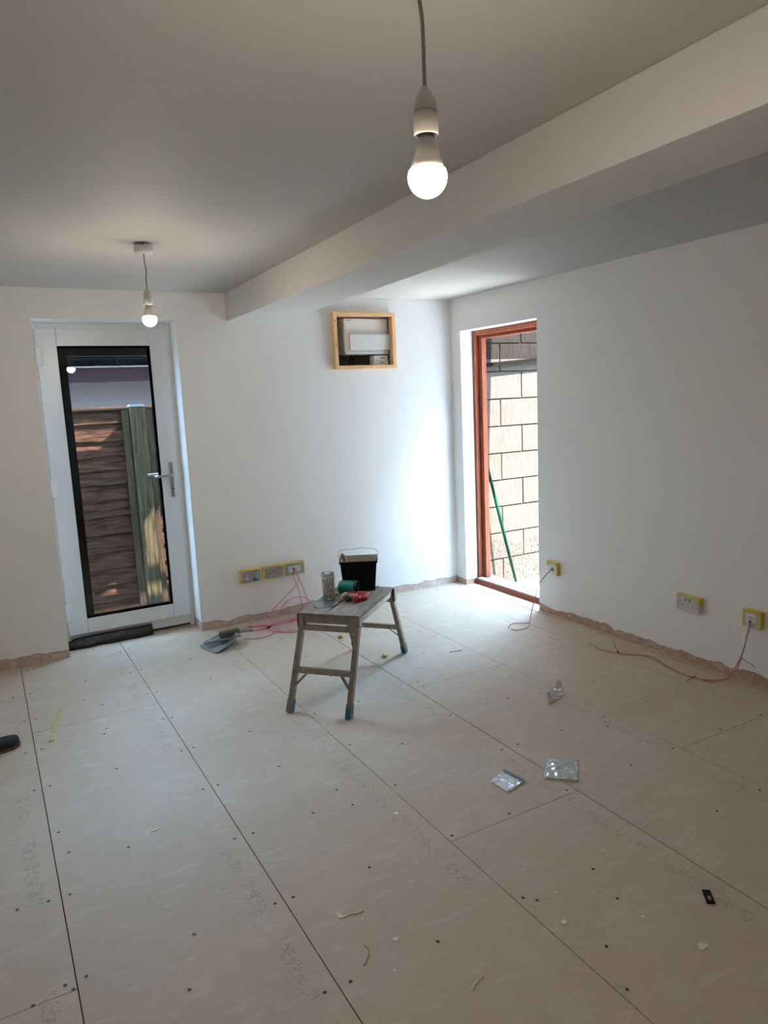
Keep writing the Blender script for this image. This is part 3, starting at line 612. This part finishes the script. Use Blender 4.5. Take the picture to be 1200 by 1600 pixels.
# steel blade
z = PH+.0006
bl_ = MB(); bl_.prism([(1.43, 3.407), (1.40, 3.303), (1.485, 3.273), (1.547, 3.326), (1.525, 3.385)], z, z+.0015)
sb = bl_.build('scraper_blade', mat('dull_steel', (.33, .33, .33), .35, .8, var=.15, scale=20)); tag(sb, 'flat grey steel scraper blade lying under the drinking glass', 'scraper')
MB().beam((1.4285, 3.405, z+.004), (1.4015, 3.305, z+.004), .010, .008, (1, 0, 0)).build('blade_spine', m_foot, sb, bevel=.002)
# green cup lying down
ax = Vector((.66, -.75, .0)).normalized(); e1 = Vector((0, 0, 1)); e2 = ax.cross(e1); RM = Matrix((e1, e2, ax)).transposed()
cupo = Vector((1.618, 3.462, PH+.0435))
cp = empty('plastic_cup', cupo, label='dark green plastic cup lying on its side in front of the bucket', cat='cup')
MB().lathe([(0, 0), (.030, 0), (.035, .003), (.038, .012), (.0415, .093), (.0432, .096), (.0408, .096), (.039, .092), (.035, .012), (0, .009)], 32, mat=RM).build('cup_shell', m_green, cp)
MB().lathe([(0, .0098), (.0345, .0128), (.0384, .092)], 32, mat=RM).build('cup_lining', m_dgreen, cp)
MB().tube([cupo*0+RM@Vector((.041*math.cos(a), .041*math.sin(a), .102+.004*math.sin(a))) for a in [math.radians(x) for x in range(-60, 70, 10)]], .0018, 6).build('wire_loop', m_steel, cp)
# red and white gloves, crumpled
def blob(m, c, r, sx, sy, sz, seed, amp=.35, n=14):
    vs = []; fs = []
    for i in range(n+1):
        th = math.pi*i/n
        for k in range(2*n):
            ph = math.pi*k/n; p = Vector((math.sin(th)*math.cos(ph), math.sin(th)*math.sin(ph), math.cos(th)))
            q = 1+amp*noise.noise(p*2.2+Vector((seed, seed*2, 0)))+amp*.5*noise.noise(p*6+Vector((seed, 3, 0)))
            vs.append(Vector(c)+Vector((p.x*sx, p.y*sy, p.z*sz))*r*q)
    for i in range(n):
        for k in range(2*n): fs.append((i*2*n+k, (i+1)*2*n+k, (i+1)*2*n+(k+1) % (2*n), i*2*n+(k+1) % (2*n)))
    return m.add(vs, fs, True)
gv = empty('work_glove', (1.64, 3.30, PH), label='crumpled red rubber work glove with pale cuff on the platform by the cup', cat='glove')
q = MB(); blob(q, (.030, .008, .018), .024, 1.3, .9, .75, 2, .7); blob(q, (-.006, -.014, .015), .020, 1.1, 1, .75, 5, .7); blob(q, (.052, .030, .018), .016, 1.1, 1, .8, 8, .7)
for a, l in ((-.3, .045), (.15, .05), (.6, .048), (-.9, .040), (-1.5, .034)):
    p0 = Vector((.02, 0, .014)); d = Vector((math.cos(a), math.sin(a), 0))
    q.tube(spline([p0, p0+d*l*.5+Vector((0, 0, .010)), p0+d*l+Vector((0, 0, -.004))], 5), [.009]*3+[.0085]*4+[.007]*3+[.004], 10)
q.build('rubber_palm', m_bred, gv)
q = MB(); q.tube(spline([(-.070, .052, .008), (-.058, .062, .020), (-.035, .060, .030), (-.01, .040, .024), (.012, .02, .018)], 5), [.006]*5+[.010]*8+[.012]*8, 10); q.build('knitted_cuff', m_whitecloth, gv)
q = MB(); q.tube(spline([(-.030, .052, .032), (0, .036, .036), (.035, .030, .028), (.062, .018, .014)], 5), [.007]*8+[.009]*8, 9); q.build('red_finger', m_bred, gv)
q = MB(); blob(q, (0, 0, .014), .016, 1.25, 1.0, .85, 9, .3); o = q.build('green_sponge', m_dgreen, loc=(1.598, 3.318, PH)); tag(o, 'small dark green sponge scrap between glove and drinking glass', 'sponge')
for (x, y, lab, s) in ((1.588, 3.470, 'yellow wire connector on the platform between tumbler and green cup', 1), (1.742, 3.380, 'yellow brown plug lying on the platform right of the green cup', .8)):
    q = MB(); q.box(-.016*s, .016*s, -.009*s, .009*s, 0, .013*s); q.box(-.010*s, .010*s, -.013*s, .013*s, .002, .009*s)
    tag(q.build('plastic_connector', m_yel, bevel=.003, loc=(x, y, PH+.0005), rz=.4), lab, 'connector')
q = MB(); q.tube([(-.02, 0, .003), (.02, .004, .003)], .003, 6); q.box(-.028, -.014, -.005, .005, 0, .006)
tag(q.build('pencil_stub', m_dgreen, loc=(1.850, 3.470, PH+.0005), rz=.3), 'short dark green pencil stub on the platform behind the bucket', 'pencil')

# ------------------------------------------------------------------ dustpan and brush
dp = empty('dustpan', (1.19, 4.315, 0), math.radians(20), label='grey plastic dustpan on the floor near the glazed door', cat='dustpan')
# local +x = towards handle, opening at -x
vs = []; fs = []; nx_, ny_ = 8, 10
for i in range(nx_+1):
    for j in range(ny_+1):
        u = i/nx_; v = j/ny_*2-1; hwid = .095-.030*u*u; edge = abs(v)**5
        z = .004+.012*u+edge*(.014+.050*u)+(.050*max(0, u-.72)/.28)**1.0*(1-edge)*1.0
        vs.append((-.105+.20*u, v*hwid, z))
for i in range(nx_):
    for j in range(ny_): k = i*(ny_+1)+j; fs.append((k, k+ny_+1, k+ny_+2, k+1))
o = MB().add(vs, fs, True).build('pan', m_pan, dp); s = o.modifiers.new('thick', 'SOLIDIFY'); s.thickness = .003; s.offset = 0
hd = MB(); hd.tube(spline([(.088, 0, .050), (.115, 0, .058), (.16, 0, .060), (.21, 0, .052), (.235, 0, .044)], 5), [.010]*6+[.012]*9+[.013]*5+[.006], 12); hd.build('pan_handle', m_pan, dp)
hb = empty('hand_brush', (1.238, 4.355, .012), math.radians(4), label='grey hand brush with green grey bristles lying in the dustpan', cat='brush')
q = MB(); q.box(-.055, .075, -.020, .020, .030, .074); q.build('bristle_block', m_brist, hb, bevel=.010)
q = MB(); q.box(-.06, .08, -.023, .023, .018, .032); q.build('brush_back', m_pan, hb, bevel=.005)
q = MB(); q.tube(spline([(-.055, 0, .026), (-.09, 0, .024), (-.13, -.005, .026), (-.165, -.008, .028)], 5), [.013]*5+[.010]*6+[.012]*4+[.006], 10); q.build('brush_handle', m_pan2, hb)
q = MB().lathe([(0, .001), (.005, .001), (.005, 0)], 12).build('hanging_hole', m_black, hb, loc=(-.150, -.007, .0385))

# ------------------------------------------------------------------ litter on the floor
def sheet(name, quad, m, zf, label, cat, n=12, th=.0003):
    (a, b_, c_, d__) = [Vector((x, y, 0)) for x, y in quad]; vs = []; fs = []
    for i in range(n+1):
        for j in range(n+1):
            u, v = i/n, j/n; p = a*(1-u)*(1-v)+b_*u*(1-v)+c_*u*v+d__*(1-u)*v; p.z = max(.0008, zf(u, v, p)); vs.append(p)
    for i in range(n):
        for j in range(n): k = i*(n+1)+j; fs.append((k, k+n+1, k+n+2, k+1))
    o = MB().add(vs, fs, True).build(name, m); s = o.modifiers.new('thick', 'SOLIDIFY'); s.thickness = th; return tag(o, label, cat)
bag = sheet('plastic_bag', [(1.771, 2.009), (1.864, 1.918), (1.980, 2.037), (1.883, 2.127)], m_bag, lambda u, v, p: .002+.008*abs(noise.noise(p*30)), 'flat clear resealable plastic bag lying across a dark floor joint', 'plastic bag')
MB().beam((1.784, 2.012, .006), (1.868, 1.930, .006), .004, .002, (0, 0, 1)).build('zip_strip', m_bag2, bag)
pk = sheet('plastic_sachet', [(1.586, 2.110), (1.594, 2.010), (1.694, 2.032), (1.676, 2.143)], m_bag2, lambda u, v, p: .003+.004*abs(noise.noise(p*25)), 'grey plastic sachet with a dark blue strip left of the clear bag', 'plastic sachet')
MB().prism([(1.672, 2.143), (1.688, 2.030), (1.700, 2.033), (1.686, 2.148)], .0075, .0085).build('blue_strip', m_darkblue, pk)
sheet('plastic_wrapper', [(2.244, 2.504), (2.376, 2.549), (2.480, 2.680), (2.333, 2.620)], m_bag, lambda u, v, p: .002+.045*abs(noise.noise(p*16)), 'crumpled clear plastic wrapper on the floor farther back than the flat bag', 'plastic wrapper', 18)
bc = empty('black_clip', (1.722, 1.241, 0), math.radians(51), label='small black plastic clip on the floor at lower right', cat='clip')
MB().box(-.028, .028, -.012, .012, 0, .007).build('clip_body', m_black, bc, bevel=.002)
MB().box(-.018, -.002, -.004, .004, .007, .0075).build('pale_mark', m_steel, bc)
o = MB().beam((2.275, 3.392, .003), (2.350, 3.380, .003), .007, .005, (0, 1, 0)).build('wood_offcut', m_paper); tag(o, 'thin pale stick on the floor right of the platform', 'stick')
sheet('tape_strip', [(.118, 3.500), (.142, 3.495), (.222, 3.880), (.200, 3.890)], mat('faded_yellow_tape', (.58, .50, .22), .7, var=.25, scale=30), lambda u, v, p: .0012, 'faded yellow strip of masking tape stuck to the floor at left', 'tape')
def star(r, n, seed):
    rnd = random.Random(seed); return [(r*(.45+.75*rnd.random())*math.cos(2*math.pi*k/n), r*(.45+.75*rnd.random())*math.sin(2*math.pi*k/n)) for k in range(n)]
for x, y, lab, r in ((1.861, 4.013, 'yellow tape scrap on the floor directly behind the platform', .022), (1.922, 3.547, 'yellow tape scrap beside the right far foot of the platform', .022)):
    q = MB(); blob(q, (0, 0, .009), r*.62, 1.5, 1, .75, x*7, .9, 9); tag(q.build('tape_scrap', m_yel, loc=(x, y, 0), rz=.6), lab, 'tape scrap')
chips = [(.857, 1.593, 'round white paper disc on the floor at lower centre', 'disc', .0085), (.771, 1.761, 'pointed white paper scrap on the floor left of the white disc', 'tri', .013), (1.545, 1.126, 'pale splash shaped plaster flake below the black clip', 'star', .015), (1.298, 1.392, 'pale ragged plaster flake left of the black clip', 'star', .010), (.393, 2.514, 'slim white paper sliver on the floor at left', 'sliver', .014), (1.169, 2.123, 'small translucent pale scrap near the middle of the floor', 'star', .012)]
for i, (x, y, lab, kind, r) in enumerate(chips):
    q = MB()
    if kind == 'disc': q.prism([(r*math.cos(a*.5236), r*.9*math.sin(a*.5236)) for a in range(12)], 0, .0015)
    elif kind == 'tri': q.prism([(-.012, .018), (-.013, -.010), (.018, -.014), (.004, -.006)], 0, .002)
    elif kind == 'sliver': q.prism([(-.018, -.003), (.004, -.006), (.018, .001), (.012, .006), (-.004, .002)], 0, .002)
    else: q.prism(star(r, 13, i), 0, .0018)
    tag(q.build('paper_scrap', m_paper, loc=(x, y, .0003)), lab, 'scrap')
flk = [(.815, 1.715, 'tiny pale fleck just right of the pointed paper scrap'), (1.02, 1.78, 'tiny pale fleck behind and right of the white paper disc'), (1.50, 1.29, 'tiny pale fleck between the black clip and the ragged plaster flake'),
       (1.78, 1.36, 'tiny pale fleck behind the black clip near the dark joint'), (.80, 1.50, 'tiny pale fleck left of the white paper disc and nearer the viewer'), (.95, 2.08, 'tiny white fleck left of the small translucent scrap'), (1.36, 1.50, 'tiny pale fleck just behind the ragged plaster flake')]
for i, (x, y, lab) in enumerate(flk):
    q = MB().prism(star(.0055, 7, i+40), 0, .0012); tag(q.build('plaster_flake', m_paper, loc=(x, y, .0003), rz=i), lab, 'flake', 'tiny pale flecks on the floor')
for k, (pts, lab) in enumerate((([(.735, 1.555), (.76, 1.575), (.775, 1.60), (.772, 1.62)], 'curved brown shaving near the white disc'), ([(.93, 1.335), (.955, 1.35), (.985, 1.358)], 'thin pale straight shaving at the lower centre'), ([(.790, 1.752), (.812, 1.742), (.835, 1.743)], 'thin pale splinter beside the pointed paper scrap'))):
    o = MB().tube(spline([(x, y, .002) for x, y in pts], 5), .0013 if k != 2 else .002, 6).build('wood_shaving', m_wood if k == 0 else m_paper); tag(o, lab, 'shaving')

# ------------------------------------------------------------------ shoe at the left edge
sh = empty('shoe', (-.125, 3.535, 0), math.radians(15), label='toe of a black canvas slip on shoe with rope sole at the left edge', cat='shoe')
def shoe_outline(k=1.0):
    pts = [(-.145, 0), (-.14, -.025), (-.11, -.034), (-.05, -.033), (.0, -.038), (.06, -.047), (.10, -.045), (.128, -.030), (.138, -.006), (.134, .018), (.115, .036), (.08, .042), (.03, .037), (-.03, .031), (-.10, .033), (-.135, .026)]
    return [(x*k, y*k) for x, y in pts]
MB().prism(shoe_outline(1.0), 0, .016).build('rope_sole', m_sole, sh, bevel=.006)
vs = []; fs = []; base = shoe_outline(.985); n = len(base); lv = [(0, .014, 1.0), (0, .028, 1.0), (0, .040, .93), (0, .050, .78), (0, .056, .5), (0, .058, .12)]
for _, z_, k in lv:
    for x, y in base:
        t = (x+.145)/.283; zz = .014+(z_-.014)*(1.25-.45*t+(.35 if t < .45 else 0)); vs.append((x*(.86+.14*k) if x > 0 else x*(.8+.2*k), y*k, zz))
for i in range(len(lv)-1):
    for k in range(n): fs.append((i*n+k, i*n+(k+1) % n, (i+1)*n+(k+1) % n, (i+1)*n+k))
fs.append(tuple((len(lv)-1)*n+k for k in range(n)))
o = MB().add(vs, fs, True).build('canvas_upper', m_shoe, sh); ss = o.modifiers.new('sub', 'SUBSURF'); ss.levels = 2; ss.render_levels = 2
MB().tube(spline([(.100, -.0445, .022), (.094, -.036, .042), (.090, -.015, .052), (.090, .01, .052), (.092, .030, .042), (.098, .040, .024)], 5), .0014, 6).build('toe_seam', m_shoetr, sh)

# ------------------------------------------------------------------ outside: ground
struct(MB().box(-12, 14, -14, 16, -.22, -.12).build('trim_ground', m_ground), 'concrete ground outside the two doorways', 'ground')
# block wall beyond the doorway
bw = empty('block_wall', (3.5, 4.80, -.12), label='pale concrete block wall with yellow mortar seen through the timber doorway', cat='block wall')
MB().box(0, 2.4, .012, .15, 0, 2.44).build('mortar', m_mortar, bw)
k = MB(); r_ = random.Random(5)
for i in range(11):
    z0 = i*.225-.125-.12+.12+.0; z0 = (1.893-.225*(9-i)) + .12 + .005; z1 = z0+.215
    z0 = max(z0, 0); z1 = min(z1, 2.44)
    if z1-z0 < .02: continue
    x = (.302 if i % 2 == 0 else .527)-.9
    while x < 2.4:
        a, b2 = max(x+.005, 0), min(x+.445, 2.4)
        if b2-a > .02: j = r_.uniform(-.002, .002); k.box(a, b2, j, .05, z0, z1)
        x += .45
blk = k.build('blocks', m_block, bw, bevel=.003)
o = MB().beam((3.645, 4.785, 1.722), (4.70, 4.785, 1.79), .03, .032, (0, 0, 1)).build('metal_bar', mat('dark_metal', (.004, .003, .0025), .7, 0, spec=.03)); tag(o, 'dark metal bar fixed across the upper block wall', 'bar')
bh = empty('broom_handle', (3.80, 4.62, -.119), label='green pole with black grip leaning on the block wall outside', cat='pole')
v0, v1 = Vector((0, 0, 0)), Vector((3.588-3.80, 4.772-4.62, 1.05+.119))
vm = v0+(v1-v0)*.89
MB().tube([v0, vm], .0125, 14).build('shaft', m_gshaft, bh); MB().tube([vm-(v1-v0)*.01, vm, v1-(v1-v0)*.004, v1], [.0145, .0165, .0165, .013], 14).build('grip', m_black, bh)

# fence
def waney(name, x0, x1, label, seed):
    e = empty(name, (x0, 5.9, -.12), label=label, cat='fence', group='lap fence panels behind the glazed door')
    zs = [1.50, 1.395, 1.263, 1.141, 1.035, .926, .808, .675, .535, .401, .265, .134, 0.005, -.115]; m = MB(); W = x1-x0; n = 40
    for i in range(len(zs)-1):
        zt, zb = zs[i]+.12+.02, zs[i+1]+.12; vs = []; fs = []
        for q in range(n+1):
            x = W*q/n; wv = .010*noise.noise(Vector((x*3.1+i*9, seed, i*3.3)))+.006*noise.noise(Vector((x*9+i*4, seed, 1)))
            if i in (0, 1, 3): wv *= 2.0
            vs += [(x, .022, zt), (x, .0, zb+wv), (x, .014, zb+wv-.001), (x, .034, zt)]
        for q in range(n):
            for c in range(4): fs.append((q*4+c, q*4+(c+1) % 4, (q+1)*4+(c+1) % 4, (q+1)*4+c))
        m.add(vs, fs)
    m.build('lap_boards', m_fence, e)
    q = MB()
    for xx in ((W-.050, W-.002) if x0 < 1 else (.002, .045),): q.box(xx[0], xx[1], -.030, .03, .0, 1.61)
    q.build('edge_batten', m_fbat, e, bevel=.003)
    q = MB(); q.box(-.0, W, -.012, .04, 1.615, 1.632); q.build('capping_rail', m_fbat, e, bevel=.002)
waney('lap_fence', -.85, 1.034, 'brown lap fence panel left of the green post behind the glazed door', 1)
waney('lap_fence', 1.158, 3.00, 'brown lap fence panel right of the green post behind the glazed door', 2)
fp = empty('fence_post', (1.096, 5.90, -.12), label='greenish weathered timber fence post behind the glazed door', cat='fence post')
MB().box(-.058, .058, -.058, .058, 0, 1.632).build('post', m_fpost, fp, bevel=.004)
MB().hexa([(-.06, -.068, 1.632), (.06, -.068, 1.632), (.06, .068, 1.632), (-.06, .068, 1.632)], [(-.05, -.05, 1.650), (.05, -.05, 1.650), (.05, .05, 1.650), (-.05, .05, 1.650)]).build('post_cap', m_fcap, fp, bevel=.003)

# neighbour's low building behind the fence
ng = empty('neighbour_garage', (0, 7.5, -.12), label='low rendered building with brown fascia and black gutter beyond the fence', cat='building')
MB().box(-4, 3.3, 0, 3, 0, 2.05).build('rendered_wall', m_render, ng)
MB().box(-4.1, 3.4, -.30, 0.0, 1.885, 1.90).build('soffit', m_brown, ng)
MB().box(-4.1, 3.4, -.325, -.30, 1.885, 2.005).build('fascia', m_brown, ng)
MB().box(-4.1, 3.4, -.325, -.300, 2.018, 2.20).build('upper_fascia', m_gutter, ng)
MB().box(-4.1, 3.4, -.332, -.300, 2.005, 2.018).build('fascia_edge', m_whitel, ng)
q = MB(); n = 8; vs = []; fs = []
for sx in (-4.1, 3.4):
    for i in range(n+1):
        a = math.pi+math.pi*i/n; vs.append((sx, -.385+.055*math.cos(a), 2.085+.055*math.sin(a)))
for i in range(n): fs.append((i, i+1, n+2+i, n+1+i))
o = q.add(vs, fs, True).build('gutter', m_gutter, ng); o.modifiers.new('thick', 'SOLIDIFY').thickness = .004
for x in (-.3, .78, 1.19, 2.2): MB().box(x-.014, x+.014, -.447, -.325, 2.02, 2.10).build('gutter_bracket', m_gutter, ng, bevel=.002)
MB().tube([(-.3, -.36, 2.135), (3.3, -.36, 2.135)], .012, 8).build('pipe', m_gutter, ng)
MB().add([(-4.2, -.40, 2.13), (3.5, -.40, 2.13), (3.5, 1.8, 2.60), (-4.2, 1.8, 2.60), (-4.2, -.40, 2.10), (3.5, -.40, 2.10), (3.5, 1.8, 2.55), (-4.2, 1.8, 2.55)], [(0, 1, 2, 3), (7, 6, 5, 4), (0, 4, 5, 1), (1, 5, 6, 2), (2, 6, 7, 3), (3, 7, 4, 0)]).build('roof', m_rooft, ng)

# unseen sheet added above the yard, holes shaped to cast the fence's sun patches
from mathutils.geometry import tessellate_polygon
ZC = 2.55
def up_sun(x, z, y=5.9): t = (ZC-z)/SUNV.z; return Vector((x+SUNV.x*t, y+SUNV.y*t, 0))
outer = [Vector((.20, 4.99, 0)), Vector((1.75, 4.99, 0)), Vector((1.75, up_sun(0, 1.475).y, 0)), Vector((.20, up_sun(0, 1.475).y, 0))]
holes_ = [[(.25, 1.40), (.93, 1.42), (.952, 1.405), (.86, 1.30), (.793, 1.225), (.55, 1.245), (.25, 1.20)],
          [(1.057, .446), (1.206, .642), (1.40, .90), (1.5, .90), (1.5, .10), (1.05, .10)],
          [(.812, .16), (.820, .085), (.68, .085)]]
polys = [outer]+[[up_sun(*p) for p in h] for h in holes_]
flat = [p for q in polys for p in q]
ro = MB().add([(p.x, p.y, ZC) for p in flat], [tuple(t) for t in tessellate_polygon(polys)])
o = ro.build('trim_sun_cutout_sheet', m_brown); o.modifiers.new('thick', 'SOLIDIFY').thickness = .004
struct(o, 'added thin sheet above the rear yard shaping sun patches on the fence', 'roof')

# unseen wall added beyond the side passage to cut low sky light
struct(MB().box(6.5, 6.8, -8, 4.79, -.12, 5.5).build('trim_sky_blocker_wall', mat('blocker_render', (.12, .115, .11), .9, var=.15, scale=6)), 'added rendered wall beyond the side passage blocking low sky light', 'wall')
# added end wall blocking horizon light, and pale paving added to bounce light indoors
struct(MB().box(3.5, 6.5, -1.6, -1.4, -.12, 4.5).build('trim_sky_blocker_end', m_ext), 'added masonry wall blocking horizon light at the far end of the side passage', 'wall')
struct(MB().box(-4, 3.4, 5.0, 7.5, -.125, -.115).build('trim_bounce_paving', mat('bounce_paving', (.72, .71, .69), .9, var=.1, scale=10, spec=.03)), 'added pale paving bouncing light in through the glazed door', 'light reflector')
struct(MB().box(3.4, 3.75, -2.7, 4.79, 2.50, 2.62).build('trim_sky_blocker_eave', m_ext), 'added roof eave cutting sky light at the side doorway', 'roof')  # unseen eave added to cut steep sky light into the doorway
